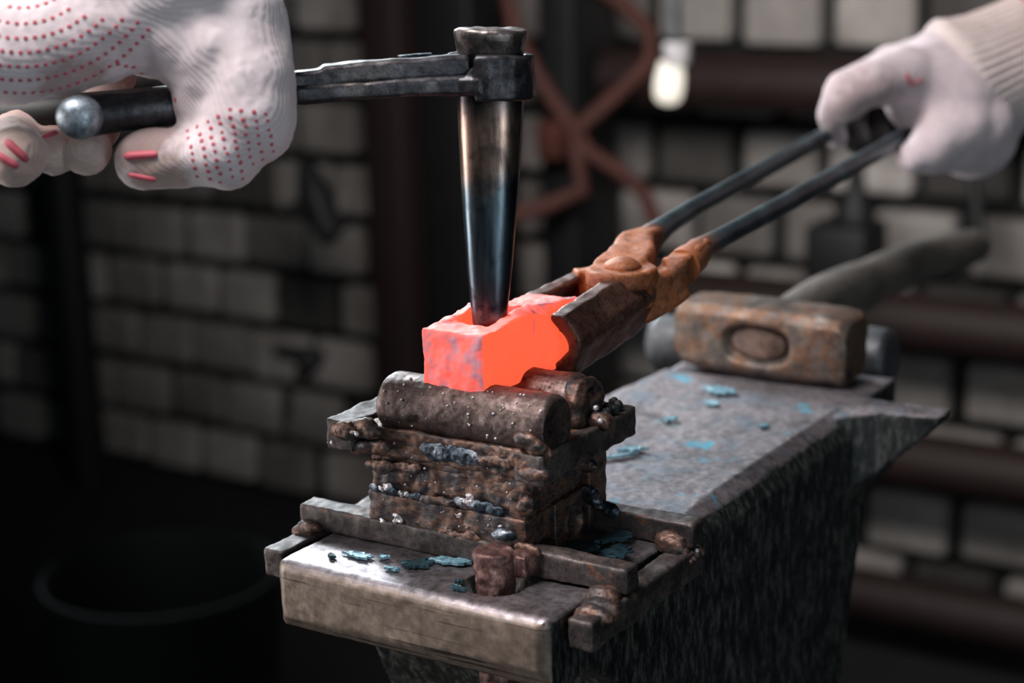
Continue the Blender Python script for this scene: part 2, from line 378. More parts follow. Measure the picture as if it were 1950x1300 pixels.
M['hammer'] = rough_metal('rusty hammer steel', [(.3, (66, 60, 58)), (.47, (110, 98, 90)), (.56, (118, 86, 66)), (.63, (104, 94, 90)), (.78, (140, 130, 122))], scale=42, rough=(.4, .65), metallic=.55, bump=.3,
                          bscale=200, spots=(70, 56, 52), sscale=60, sth=(.62, .7))
M['wood'] = rough_metal('dark greasy wood', [(.3, (60, 56, 53)), (.7, (120, 112, 104))], scale=40, rough=(.5, .75), metallic=0, bump=.3, stretch=(1, .2, 1))
M['eyewood'] = rough_metal('end grain in hammer eye', [(.3, (60, 44, 38)), (.7, (112, 84, 72))], scale=200, rough=(.5, .75), metallic=0, bump=.3)
M['steel_grey'] = rough_metal('dull grey steel', [(.3, (64, 66, 70)), (.7, (110, 112, 116))], scale=30, rough=(.4, .6), metallic=.6, bump=.2)
M['flake'] = rough_metal('blue grey scale flake', [(.3, (84, 130, 146)), (.7, (150, 190, 206))], scale=160, rough=(.35, .55), metallic=.3, bump=.3)
M['flake_dark'] = rough_metal('dark teal scale flake', [(.3, (24, 50, 58)), (.7, (58, 88, 98))], scale=160, rough=(.3, .5), metallic=.4, bump=.3)
M['soot'] = plain('black soot scale', (22, 26, 28), .55, bump=.6, bscale=900)
M['pipe'] = plain('oxblood pipe paint', (33, 16, 15), .65, bump=.2, bscale=90)
M['pillar'] = plain('dark oxblood post paint', (36, 20, 19), .7, bump=.2, bscale=90)
M['black'] = plain('blackened iron', (20, 20, 22), .6, bump=.2, bscale=90)
M['scroll'] = plain('rust red scroll iron', (76, 34, 26), .7, bump=.2, bscale=90)
M['tub'] = plain('dark teal tub enamel', (9, 19, 21), .75, bump=.2, bscale=60)
M['tub_in'] = plain('rusty tub bottom', (70, 26, 20), .9, bump=.2, bscale=60)
M['mortar'] = plain('dark mortar', (14, 16, 16), .95, bump=.5, bscale=120)
M['floor'] = plain('sooty concrete floor', (16, 18, 19), .95, bump=.4, bscale=40, vary=.4)
M['stump'] = plain('dark stump wood', (46, 38, 32), .9, bump=.4, bscale=60)
def brick_material():
    m, nt, b = newmat('whitewashed brick')
    a = nt.nodes.new('ShaderNodeAttribute'); a.attribute_name = 'tone'
    n = noisetex(nt, coords(nt), 14, 6)
    c = ramp(nt, n, [(.3, (150, 142, 138)), (.7, (196, 188, 184))]).outputs[0]
    nt.links.new(mix(nt, 1.0, c, a.outputs['Color'], 'MULTIPLY'), b.inputs['Base Color'])
    b.inputs['Roughness'].default_value = .9
    bp = N(nt, 'ShaderNodeBump', Strength=.4, Distance=.004); nt.links.new(n, bp.inputs['Height']); nt.links.new(bp.outputs[0], b.inputs['Normal'])
    return m
M['brick'] = brick_material()

# ------------------------------------------------------------------ setting
WY = 1.80
bm = bmesh.new(); box(bm, (-4.5, -2.5, -.86), (2.5, WY+.4, -.8)); structure(obj('floor', bm, M['floor']))
def wall():
    bm = bmesh.new(); tone = bm.loops.layers.color.new('tone')
    box(bm, (-4.5, WY+.012, -.8), (2.5, WY+.25, 1.9))
    for f in bm.faces: f.material_index = 1
    rnd = random.Random(3); row = 0; z = -.8+.012
    while z < .45:
        x = -3.2 + (0 if row % 2 else .065)
        while x < .35:
            t = rnd.uniform(.62, 1.0)
            if rnd.random() < .10: t *= .55
            j = [rnd.uniform(-.003, .003) for _ in range(4)]
            vs = box(bm, (x+j[0], WY-.014+j[1]*2, z+j[2]), (x+.111+j[3], WY+.03, z+.079))
            for f in {f for v in vs for f in v.link_faces}:
                f.material_index = 0
                for l in f.loops: l[tone] = (t, t, t, 1)
            x += .130
        z += .098; row += 1
    o = obj('wall_back', bm, M['brick'], smooth=False); o.data.materials.append(M['mortar'])
    bv = o.modifiers.new('b', 'BEVEL'); bv.width = .009; bv.segments = 2; bv.limit_method = 'ANGLE'
    return structure(o)
wall()

# ------------------------------------------------------------------ anvil
AW = .115
def make_anvil():
    root = empty('anvil', (AW/2, .15, -.30), 'worn steel anvil with a bright heel end and black scaled flank', 'anvil')
    bm = bmesh.new()
    zb = [(0, -.0235), (.003, -.0255), (.03, -.029), (.05, -.043), (.07, -.085), (.085, -.14), (.15, -.14), (.25, -.135), (.263, -.09), (.2735, -.057), (.279, -.03), (.289, -.018)]
    def zbot(y):
        for (a, p), (b, q) in zip(zb, zb[1:]):
            if a <= y <= b: return p+(q-p)*(y-a)/(b-a)
        return zb[-1][1]
    rings = []
    ys = [0, .003, .01, .02, .03, .04, .05, .06, .07, .078, .085, .10, .12, .15, .18, .21, .235, .25, .257, .263, .2735, .279, .286, .289]
    for y in ys:
        ins = .003 if y == 0 else 0
        b = zbot(y)+ins*.7
        c = .0015 + .0085*min(1, max(0, (y-.08)/.05))
        l = .0015 + .005*min(1, max(0, (y-.22)/.06)); top = -ins*.8
        rings.append([V(q) for q in ((ins, y, b), (AW-ins*1.3, y, b+ins), (AW-ins, y, -c*1.1-.0), (AW-ins-c*.35, y, -c*.35), (AW-ins-c, y, top), (ins+l, y, top), (ins, y, -l+top))])
    loft(bm, rings)
    # side wing at the far end
    tp = [(.085, .289, 0), (.1515, .287, 0), (.1495, .2765, -.0015), (.124, .268, 0), (.108, .252, -.001)]
    lo = [(.085, .285, -.045), (.149, .286, -.006), (.148, .277, -.007), (.124, .267, -.030), (.105, .250, -.040)]
    loft(bm, [[V(q) for q in lo], [V(q) for q in tp]])
    box(bm, (.0, .28, -.05), (.106, .338, -.0045))        # table steps towards the horn
    box(bm, (.0, .33, -.055), (.078, .396, -.0215))
    tube(bm, [(.034, .37, -.075), (.024, .43, -.076), (.012, .50, -.070), (.004, .55, -.066)], [.028, .024, .015, .005], 24)
    hc = V((.0815, .0205, 0))
    def fn(co, n):
        if co.z > -.004 and co.y < .06:
            d = ((co.x-hc.x)**2+(co.y-hc.y)**2)**.5
            if d < .0108: co = V((co.x, co.y, co.z-.012*min(1, (.0108-d)/.0012)))
        return co
    lumpy('body', bm, .0014, M['anvil'], root, ((22, .0006), (70, .0003), (260, .00018)), 1, 3, fn)
    bm = bmesh.new()
    loft(bm, [[V((x, y, z)) for x, y in ((a, b), (c, b), (c, d), (a, d))] for a, c, b, d, z in
              ((-.03, .145, .04, .30, -.30), (-.03, .145, .04, .30, -.27), (.0, .115, .08, .258, -.20), (.002, .113, .084, .253, -.132))])
    obj('foot', bm, M['anvil'], root, bevel=.004)
    return root
make_anvil()
bm = bmesh.new()
tube(bm, [(.06, .17, -.80), (.06, .17, -.62), (.06, .17, -.30)], [.25, .235, .23], 40)
tag(obj('wooden_stump', bm, M['stump'], bevel=.01), 'dark round wooden stump under the anvil', 'stump')
# the stump sits below the frame; a horn table step and foot carry the anvil on it

# ------------------------------------------------------------------ welded jig on the anvil
def make_jig():
    root = empty('welding_jig', (.055, .06, 0), 'rusty welded steel jig of square bars and two round rods on the anvil heel', 'blacksmith jig')
    k = [0]
    def bar(name, lo, hi, mat='bar', amp=.0006, rot=None, vox=.0009):
        bm = bmesh.new(); box(bm, lo, hi, rot); k[0] += 1
        return lumpy(name, bm, vox, M[mat], root, ((60, amp), (220, amp*.6), (500, amp*.25)), 1, k[0])
    # saddle: two long bars across the face, two clasping its sides
    bar('saddle_bar', (-.013, .0310, .0006), (.0835, .0400, .0098))
    bar('saddle_bar', (.078, .0312, .0006), (.1275, .0405, .0098))
    bar('saddle_bar', (-.008, .0800, .0006), (.1275, .0890, .0098))
    bar('clasp_bar', (-.0125, .0090, -.0108), (-.0030, .0960, -.0006))
    bar('clasp_bar', (.1180, .0075, -.0112), (.1275, .0880, -.0004))
    # welded stack of flat bars
    for i, (z0, z1, dx, dy) in enumerate(((.0085, .0198, 0, 0), (.0222, .0325, .0007, .0012), (.0340, .0450, -.0002, .0004))):
        bm = bmesh.new(); box(bm, (.0192+dx, .0325+dy, z0), (.0868+dx, .0700, z1)); k[0] += 1
        lumpy('stacked_plate', bm, .0008, M['jig'], root, ((45, .0009), (160, .0007), (420, .0004)), 1, k[0])
    bm = bmesh.new(); box(bm, (.0204, .0337, .009), (.0858, .069, .044)); lumpy('stack_core', bm, .0009, M['jig'], root, ((60, .0010), (200, .0010), (600, .0005)), 1, 44)
    # short tube end with a bore low on the right flank
    bm = bmesh.new(); box(bm, (.070, .0500, .0005), (.0885, .0690, .0205)); k[0] += 1
    def bore(co, n):
        d = ((co.y-.0625)**2+(co.z-.0100)**2)**.5
        if co.x > .086 and d < .0044: co = V((co.x-.006*min(1, (.0044-d)/.0010), co.y, co.z))
        elif co.x > .086 and d < .0062: co = V((co.x+.0008, co.y, co.z))
        return co
    lumpy('tube_end', bm, .0006, M['jig'], root, ((80, .0006), (300, .0004)), 1, 61, bore)
    # back upright
    bar('upright', (.068, .0770, .0005), (.0868, .0905, .0420), 'jig', .0008)
    bar('upright', (.016, .0770, .0005), (.030, .0905, .0420), 'jig', .0008)
    # upper cross bars that carry the rods
    bar('cross_bar', (.0055, .0270, .0355), (.0175, .0960, .0470), 'bar', .0007)
    bar('cross_bar', (.0845, .0300, .0345), (.0960, .0965, .0452), 'bar', .0007)
    # two round rods, cut off rough at the ends
    def rod(x0, x1, y, z, r, seed):
        bm = bmesh.new(); n = 28; rings = []
        for x in (x0, x0+.0012, x0+.0035, (x0+x1)/2, x1-.002, x1):
            q = r*(.80 if x == x0 else .96 if x == x0+.0012 else .9 if x == x1 else 1)
            rings.append([V((x, y+q*math.cos(a*2*math.pi/n), z+q*math.sin(a*2*math.pi/n))) for a in range(n)])
        loft(bm, rings)
        return lumpy('round_rod', bm, .0007, M['rod'], root, ((50, .0006), (190, .0003), (500, .00015)), 1, seed)
    rod(.0235, .0945, .0432, .0522, .0110, 5)
    rod(.0480, .0870, .0715, .0512, .0112, 6)
    # cracked end slug on the back rod
    bm = bmesh.new(); n = 20
    loft(bm, [[V((x, .0715+q*math.cos(a*2*math.pi/n), .0520+q*math.sin(a*2*math.pi/n))) for a in range(n)] for x, q in ((.0850, .0102), (.0900, .0104), (.0922, .0070))])
    lumpy('rod_slug', bm, .0006, M['jig'], root, ((90, .0016), (300, .0008)), 1, 9)
    # locating peg through the hole of the heel
    bm = bmesh.new(); tube(bm, [(.0815, .0205, -.060), (.0815, .0205, .0100), (.0815, .0205, .0125)], [.0070, .0072, .0066], 28)
    box(bm, (.0850, .0225, .0035), (.0925, .0318, .0105))
    lumpy('locating_peg', bm, .0006, M['peg'], root, ((90, .0008), (350, .0006)), 1, 12)
    # weld beads: rippled runs and lumps
    rnd = random.Random(11)
    def bead(pts, r, mat='bead', flat=.6, seed=1, n=7):
        bm = bmesh.new(); pts = [V(p) for p in pts]
        for a, b in zip(pts, pts[1:]):
            for i in range(n):
                p = a.lerp(b, i/n)+V([rnd.uniform(-1, 1)*r*.18 for _ in range(3)])
                ball(bm, p, r*rnd.uniform(.75, 1.05), 1.25, flat*.75, rnd.uniform(.65, 1.0), 12)
        return lumpy('weld_bead', bm, .0004, M[mat], root, ((180, .0008), (480, .0003), (1100, .00012)), 3, seed)
    bead([(.047, .0322, .0395), (.068, .0322, .0398)], .0036, 'bead', .5, 21, 14)
    bead([(.068, .0322, .0398), (.083, .0325, .0395)], .0030, 'jig', .6, 22, 6)
    bead([(.022, .0322, .0300), (.044, .0320, .0325)], .0030, 'jig', .6, 23, 6)
    bead([(.022, .0325, .0212), (.044, .0325, .0206)], .0021, 'bead', .6, 24, 8)
    bead([(.044, .0325, .0206), (.059, .0325, .0215)], .0021, 'jig', .6, 25, 6)
    bead([(.060, .0325, .0222), (.078, .0325, .0216)], .0026, 'bead', .6, 26, 8)
    bead([(.052, .0325, .0095), (.070, .0320, .0098)], .0026, 'jig', .6, 27, 6)
    bead([(.0765, .0300, .0140), (.0845, .0300, .0140)], .0026, 'bead', .8, 28, 4)
    bead([(.0860, .0295, .0105), (.0935, .0300, .0100)], .0022, 'jig', .8, 29, 4)
    bead([(.0145, .0272, .0435), (.0260, .0300, .0450)], .0047, 'jig', .8, 30, 5)     # big knob joining left cross bar
    bead([(.0180, .0290, .0370), (.0300, .0305, .0385)], .0034, 'jig', .8, 31, 5)
    bead([(.0860, .0325, .0420), (.0930, .0300, .0380)], .0050, 'jig', .8, 32, 4)
    bead([(.0900, .0310, .0500), (.0950, .0345, .0440)], .0044, 'jig', .9, 33, 4)
    bead([(.0865, .0335, .0320), (.0875, .0400, .0300)], .0036, 'jig', .9, 34, 4)
    bead([(.0850, .0345, .0220), (.0880, .0345, .0300)], .0028, 'jig', .9, 35, 4)
    bead([(.0880, .0740, .0180), (.0885, .0780, .0120)], .0034, 'bead', 1, 36, 4)
    bead([(.0885, .0790, .0115), (.0960, .0795, .0095)], .0028, 'bead', .9, 37, 4)
    bead([(.0850, .0700, .0300), (.0880, .0760, .0280)], .0042, 'jig', .9, 38, 4)
    bead([(.0945, .0690, .0465), (.0960, .0760, .0470)], .0038, 'jig', .9, 39, 4)
    bead([(-.0095, .0290, -.0010), (-.0060, .0310, .0020)], .0042, 'jig', 1, 40, 3)
    bead([(-.0075, .0180, -.0060), (-.0075, .0290, -.0020)], .0050, 'jig', 1, 41, 4)
    bead([(.1225, .0150, -.0050), (.1205, .0290, .0010)], .0058, 'jig', 1, 42, 4)
    bead([(.1185, .0290, .0010), (.1230, .0310, .0010)], .0036, 'jig', 1, 43, 3)
    bead([(.1185, .0790, .0010), (.1230, .0780, .0000)], .0050, 'jig', 1, 45, 4)
    bead([(.1265, .0770, -.0030), (.1270, .0880, -.0020)], .0026, 'jig', 1, 46, 4)
    # black cinder on top of the right cross bar
    bm = bmesh.new()
    for i in range(60):
        p = V((rnd.uniform(.0855, .0945), rnd.uniform(.070, .092), .0455+rnd.uniform(0, .003)))
        ball(bm, p, rnd.uniform(.0007, .0019), seg=8)
    o = obj('cinder_crust', bm, M['soot'], root); o['kind'] = 'stuff'
    # pale spatter pearls and blots on the front
    bm = bmesh.new()
    for i in range(45):
        t = rnd.random(); a = rnd.uniform(-.5, 1.3)
        ball(bm, V((rnd.uniform(.026, .094), .0432-.0110*math.cos(a), .0522+.0110*math.sin(a))), rnd.uniform(.0002, .0006), 1, 1, 1, 8)
    for i in range(50):
        ball(bm, V((rnd.uniform(.021, .086), .0322, rnd.uniform(.010, .044))), rnd.uniform(.0002, .0005), 1, 1, 1, 8)
    for p in ((.0985, .0655, .0485), (.0965, .0660, .0530), (.1210, .0105, -.0030), (.1275, .083, -.001), (.0900, .0290, .0100)):
        ball(bm, V(p), .0011, seg=12)
    o = obj('weld_spatter', bm, M['pearl'], root); o['kind'] = 'stuff'
    for q, (x, y, z, a, b, sd) in enumerate(((.0272, .0322, .0222, .0032, .0021, 1), (.0350, .0324, .0208, .0024, .0015, 2), (.0640, .0318, .0236, .0022, .0026, 3), (.0245, .0322, .0088, .0026, .0020, 4),
            (.0318, .0322, .0108, .0024, .0019, 5), (.0590, .0322, .0172, .0012, .0011, 6), (.0765, .0320, .0160, .0012, .0009, 7), (.0078, .0268, .0375, .0018, .0014, 8), (.0200, .0258, .0438, .0019, .0016, 9))):
        r3 = random.Random(sd); bm = bmesh.new()
        for i in range(9):
            t = r3.uniform(0, 6.28); w = r3.uniform(0, .8)
            ball(bm, V((x+a*w*math.cos(t), y, z+b*w*math.sin(t))), r3.uniform(.35, .6)*min(a, b), 1.2, .55, 1, 10)
        lumpy('scale_blot', bm, .0003, M['pearl'], root, ((600, .0007), (1500, .0003)), 1, sd)
    return root
make_jig()

# loose flakes of scale on the anvil face
def flake(x, y, sx, sy, a, mat, label, seed, z=.0012):
    r = random.Random(seed); bm = bmesh.new(); n = 23; c, s = math.cos(a), math.sin(a); lo, hi = [], []
    for i in range(n):
        t = 2*math.pi*i/n; q = r.uniform(.55, 1.2)
        px, py = sx*q*math.cos(t), sy*q*math.sin(t)
        lo.append(V((x+px*c-py*s, y+px*s+py*c, z-.0004))); hi.append(V((x+px*c-py*s, y+px*s+py*c, z+.0003+r.uniform(0, .0005))))
    loft(bm, [lo, hi]); o = obj('scale_flake', bm, M[mat], smooth=False)
    return tag(o, label, 'scale flake', 'loose scale flakes on the anvil')
flake(.0255, .0165, .0062, .0024, .1, 'flake', 'large pale blue scale flake on the left of the bright heel', 1)
flake(.0345, .0195, .0022, .0013, .4, 'flake', 'small pale scale flake just right of the large pale one on the heel', 2)
flake(.0175, .0115, .0014, .0020, .9, 'flake_dark', 'small teal scale flake near the left heel corner', 3)
flake(.0590, .0285, .0085, .0030, .35, 'flake', 'long blue grey scale flake against the front saddle bar', 4)
flake(.0490, .0200, .0060, .0042, .5, 'flake_dark', 'large dark teal scale flake in the middle of the heel', 5)
flake(.0440, .0120, .0030, .0013, .2, 'flake', 'short bright blue scale flake in front of the dark teal one', 6)
flake(.0745, .0085, .0036, .0018, 0, 'flake_dark', 'teal scale flake in front of the locating peg', 7)
flake(.0710, .0135, .0022, .0014, .3, 'flake_dark', 'small dull teal scale flake left of the peg hole', 8)
for i, (px, py, sx, sy, lb) in enumerate(((1368, 748, .0085, .0060, 'large light blue scale patch far back on the anvil face'), (1355, 772, .0035, .0035, 'small light blue scale flake in front of the large far one'),
        (1205, 860, .0060, .0032, 'light blue scale flake right behind the right cross bar'), (1180, 872, .0075, .0020, 'long light blue scale flake beside the back upright'),
        (1275, 803, .0045, .0022, 'middle blue scale flake halfway along the anvil face'), (1455, 815, .0028, .0018, 'tiny blue scale flake nearest the black flank edge'))):
    q = onz(px, py, 0); flake(q.x, q.y, sx, sy, .3*i, 'flake', lb, 20+i)
# dark layered scale lying inside the jig, right of the stack
r_ = random.Random(5)
for i, lb in enumerate(('dark curled scale sheet inside the jig, nearest the front bar', 'dark scale sheet inside the jig, against the stack', 'dark teal scale sheet inside the jig, against the back bar', 'dark scale sheet in the right corner inside the jig')):
    x, y = ((.099, .049), (.094, .060), (.100, .071), (.109, .057))[i]
    flake(x, y, .0075, .0050, .5*i, 'flake_dark', lb, 50+i, .0018+.0007*i)

# ------------------------------------------------------------------ hot hammer head
def make_hot():
    bm = bmesh.new()
    box(bm, (.0415, .0385, .0585), (.0672, .0520, .0822))      # poll block
    box(bm, (.0425, .0490, .0590), (.0662, .0840, .0740))      # under the eye
    loft(bm, [[V(q) for q in r] for r in (
        ((.0425, .049, .072), (.0470, .049, .072), (.0470, .049, .0835), (.0425, .049, .0830)),
        ((.0415, .058, .070), (.0475, .058, .070), (.0475, .058, .0845), (.0425, .058, .0835)),
        ((.0415, .066, .072), (.0480, .066, .072), (.0480, .066, .0868), (.0430, .066, .0858)),
        ((.0425, .078, .072), (.0480, .078, .072), (.0480, .078, .0825), (.0430, .078, .0820)))])
    loft(bm, [[V(q) for q in r] for r in (
        ((.0620, .049, .070), (.0670, .049, .070), (.0670, .049, .0826), (.0625, .049, .0828)),
        ((.0630, .058, .070), (.0675, .058, .070), (.0675, .058, .0836), (.0635, .058, .0836)),
        ((.0630, .068, .070), (.0680, .068, .070), (.0682, .068, .0838), (.0630, .068, .0850)),
        ((.0600, .080, .070), (.0680, .080, .070), (.0680, .080, .0800), (.0600, .080, .0842)))])
    loft(bm, [[V(q) for q in r] for r in (
        ((.0425, .078, .059), (.0665, .078, .059), (.0676, .078, .0798), (.0610, .078, .0838), (.0430, .078, .0820)),
        ((.0430, .090, .0590), (.0712, .090, .0590), (.0682, .090, .0770), (.0645, .090, .0830), (.0440, .090, .0812)),
        ((.0440, .104, .0590), (.0705, .104, .0590), (.0690, .104, .0790), (.0655, .104, .0820), (.0450, .104, .0812)),
        ((.0460, .1125, .0600), (.0655, .1125, .0600), (.0680, .1125, .0775), (.0650, .1125, .0795), (.0470, .1125, .0790)))])
    def fn(co, n):
        if co.y < .05:     # slightly domed face
            co.y -= .0008*(1-((co.x-.054)/.013)**2)*(1-((co.z-.070)/.012)**2)*max(0, (.05-co.y)/.012)
        return co
    o = lumpy('hot_hammer_head', bm, .0006, M['hot'], None, ((70, .0010), (220, .0006), (600, .0002)), 3, 2, fn)
    return tag(o, 'glowing orange hammer head blank lying across the jig rods with the drift in its eye', 'hammer head')
make_hot()

# ------------------------------------------------------------------ drift with a strap handle
PB, PT = P(932, 622, .647), P(935, 56, .622)
PAX = (PT-PB).normalized(); PX = CR-PAX*CR.dot(PAX); PX.normalize(); PY = PAX.cross(PX)     # PY points away from the viewer
def at_row(py):   # distance along the drift for a picture row
    return (PT-PB).length*(622-py)/(622-56)
def make_drift():
    root = empty('drift_tool', PB, 'long tapered steel drift standing in the hot head with a strap handle', 'drift punch')
    m = .640/FPX
    prof = [(at_row(y), w*.5*m) for y, w in ((655, 46), (630, 54), (612, 66), (560, 76), (500, 88), (400, 103), (330, 112), (250, 120), (183, 125), (150, 126), (98, 122))]
    bm = bmesh.new(); lathe(bm, prof, PB, PAX, 48, 2.5, PX, .86)
    obj('shank', bm, M['punch'], root)
    bm = bmesh.new()
    prof = [(at_row(104), .0104), (at_row(99), .0112), (at_row(88), .0118), (at_row(72), .0127), (at_row(60), .0130), (at_row(55), .0124), (at_row(53.5), .0110), (at_row(54), .0)]
    prof = prof[:-1]
    lathe(bm, prof, PB, PAX, 40, 2.2, PX, .9)
    lumpy('struck_cap', bm, .0007, M['cap_iron'], root, ((90, .0009), (260, .0004)), 1, 4)
    # strap: wraps the drift and runs out to the left as two layers
    c = PB+PAX*at_row(141); L = .60
    def ap(px, py, d): return P(px, py, d)
    D0 = (c-CAM).dot(CF)
    bm = bmesh.new(); pts = []
    for i in range(17):
        a = math.radians(-112+ i*(292/16))      # from the front left, round the right, to the back left
        pts.append(c+PX*(.0134*math.cos(a))+PY*(.0120*math.sin(a)))
    sweep(bm, pts, .0042, .0155, PAX, .35)
    sweep(bm, [P(918, 164, D0-.0105), P(900, 164, D0-.0095), P(870, 165, D0-.0075), P(830, 167, D0-.0070)], .0060, [.0062, .0064, .0062, .0056], PAX, .35)
    sweep(bm, [P(912, 140, D0-.0110), P(902, 152, D0-.0100)], .0035, [.006, .006], PAX, .35)
    lumpy('eye_band', bm, .0006, M['handle_iron'], root, ((60, .0007), (200, .0004)), 1, 8)
    def run(name, rows, d0, d1, w, mat='handle_iron', seed=1):
        bm = bmesh.new(); n = len(rows); pts, hs = [], []
        for i, (x, y0, y1) in enumerate(rows):
            d = d0+(d1-d0)*(900-x)/600
            pts.append(P(x, (y0+y1)/2, d)); hs.append((y1-y0)*d/FPX)
        sweep(bm, pts, w, hs, PAX, .35)
        return lumpy(name, bm, .0007, M[mat], root, ((50, .0007), (200, .0003)), 1, seed)
    upper = run('upper_strap', [(893, 112, 140), (888, 105, 147), (860, 104, 150), (760, 112, 154), (680, 118, 158), (620, 124, 164), (612, 130, 170), (560, 134, 184), (480, 142, 196)], D0-.006, D0-.020, .0085, seed=3)
    run('lower_strap', [(925, 140, 181), (880, 144, 182), (800, 146, 184), (700, 152, 190), (620, 158, 194), (560, 162, 197), (480, 174, 205)], D0-.0065, D0-.0205, .0080, seed=5)
    run('back_strap', [(930, 108, 178), (880, 108, 176), (800, 114, 180), (700, 122, 186), (600, 132, 192), (480, 146, 203)], D0+.0095, D0-.008, .0050, seed=6)
    bm = bmesh.new(); sweep(bm, [P(758, 109, D0-.006), P(790, 106, D0-.005), P(822, 104, D0-.004)], .004, .0012, PAX); obj('strap_burr', bm, M['bead'], upper)
    # round grip rod with a bright domed end, and the second rod behind it
    bm = bmesh.new()
    tube(bm, [P(520, 178, D0-.020), P(400, 196, D0-.026), P(250, 212, D0-.034), P(150, 222, D0-.042)], [.0058, .0060, .0064, .0068], 28)
    grip = lumpy('grip_rod', bm, .0009, M['handle_iron'], root, ((60, .0006),), 1, 9)
    a, b = P(160, 222, D0-.0415), P(131, 224, D0-.058)
    bm = bmesh.new(); ax = (b-a)
    prof = [(0, .0068), (ax.length*.25, .0072), (ax.length*.5, .0068), (ax.length*.65, .0050), (ax.length*.71, .0022)]
    lathe(bm, prof, a, ax, 28); o = obj('rod_end', bm, M['rod_end'], grip); o['label'] = 'bright rounded rod end'
    bm = bmesh.new(); tube(bm, [P(560, 178, D0-.008), P(250, 205, D0-.008), P(-80, 232, D0-.004)], [.0065]*3, 20)
    obj('second_grip_rod', bm, M['black'], root)
    return root
make_drift()

# ------------------------------------------------------------------ tongs
def make_tongs():
    root = empty('tongs', (.066, .13, .088), 'long handled blacksmith tongs with rusty joint gripping the hot head', 'tongs')
    PV = onz(1185, 505, .0890)
    # jaws: V section, opening towards the work; section given as (across, up), ridge outwards
    def jaw(a, b, side, seed, mat='tong_jaw', k=1.0):
        a, b = V(a), V(b); d = (b-a).normalized(); s = d.cross(V((0, 0, 1))).normalized()*side; u = s.cross(d)*side
        if u.z < 0: u = -u
        sec = [(-.0048, .0118), (-.0042, .0135), (.0024, .0135), (.0082, .0045), (.0085, .0005), (.0030, -.0125), (-.0005, -.0145), (-.0045, -.0125), (-.0054, -.0090), (.0030, -.0012), (.0032, .0016)]
        bm = bmesh.new(); rings = []
        for t, q in ((0, .94), (.03, 1), (.6, 1), (.97, .98), (1, .92)):
            c = a.lerp(b, t); rings.append([c+s*(x*q)*k+u*(z*q)*k for x, z in sec])
        loft(bm, rings)
        return lumpy('jaw', bm, .0008, M[mat], root, ((40, .0008), (160, .0005)), 2, seed)
    jaw((.0728, .0832, .0682), (.0752, .1380, .0762), 1, 3, k=.95)
    jaw((.0415, .1020, .0655), (.0425, .1490, .0690), -1, 4, k=.9)
    # joint: two lapped cheeks and a rivet
    bm = bmesh.new(); n = 28
    def disc(c, r, z0, z1, ex=1.0):
        loft(bm, [[V((c[0]+q*r*math.cos(2*math.pi*i/n), c[1]+q*r*ex*math.sin(2*math.pi*i/n), z)) for i in range(n)] for z, q in ((z0, .96), (z0+.001, 1), (z1-.001, 1), (z1, .95))])
    disc((PV.x, PV.y), .0134, .0815, .0885, 1.1)
    # upper cheek runs to the far-side rein
    e1 = onz(1212, 470, .0870); e0 = onz(1243, 449, .0885)
    sweep(bm, [V((PV.x-.004, PV.y+.004, .0850)), V((PV.x-.008, PV.y+.022, .0865)), e1, e0], [.020, .019, .014, .009], [.009, .010, .012, .009])
    lumpy('upper_cheek', bm, .0008, M['rust'], root, ((40, .0008), (150, .0006)), 2, 5)
    bm = bmesh.new()
    disc((PV.x, PV.y), .0122, .0730, .0812, 1.1)
    f1 = onz(1285, 522, .083); f0 = onz(1335, 474, .0865)
    sweep(bm, [V((.0755, .1340, .0745)), V((.0800, .1440, .0770)), V((.0835, .1520, .0800)), f1, f0], [.009, .011, .012, .011, .009], [.018, .017, .015, .014, .010])
    sweep(bm, [V((PV.x, PV.y, .0755)), V((.0500, .1500, .0755)), V((.0430, .1440, .0750))], [.016, .013, .010], [.010, .014, .014])
    lumpy('lower_cheek', bm, .0008, M['rust'], root, ((40, .0008), (150, .0006)), 2, 6)
    bm = bmesh.new(); ball(bm, V((PV.x, PV.y, .0886)), .0072, 1.05, 1.05, .5, 24)
    lumpy('rivet', bm, .0006, M['rust'], root, ((120, .0006),), 1, 7)
    # reins
    bm = bmesh.new()
    tube(bm, [e1, e0, onz(1270, 428, .0890), onz(1320, 396, .090), onz(1450, 325, .0905), onz(1600, 243, .0905), onz(1650, 215, .091), onz(1710, 182, .092)], [.0056, .0056, .0044, .0040, .0043, .0046, .0048, .0048], 20)
    obj('rein', bm, M['rein'], root)
    bm = bmesh.new()
    g = [onz(1300, 508, .084), f0, onz(1375, 452, .0875), onz(1500, 385, .089), onz(1740, 250, .0905), onz(1790, 222, .0905), onz(1840, 196, .091)]
    tube(bm, g, [.0072, .0050, .0042, .0044, .0047, .0048, .0048], 20)
    obj('rein', bm, M['rein'], root)
    return root
make_tongs()

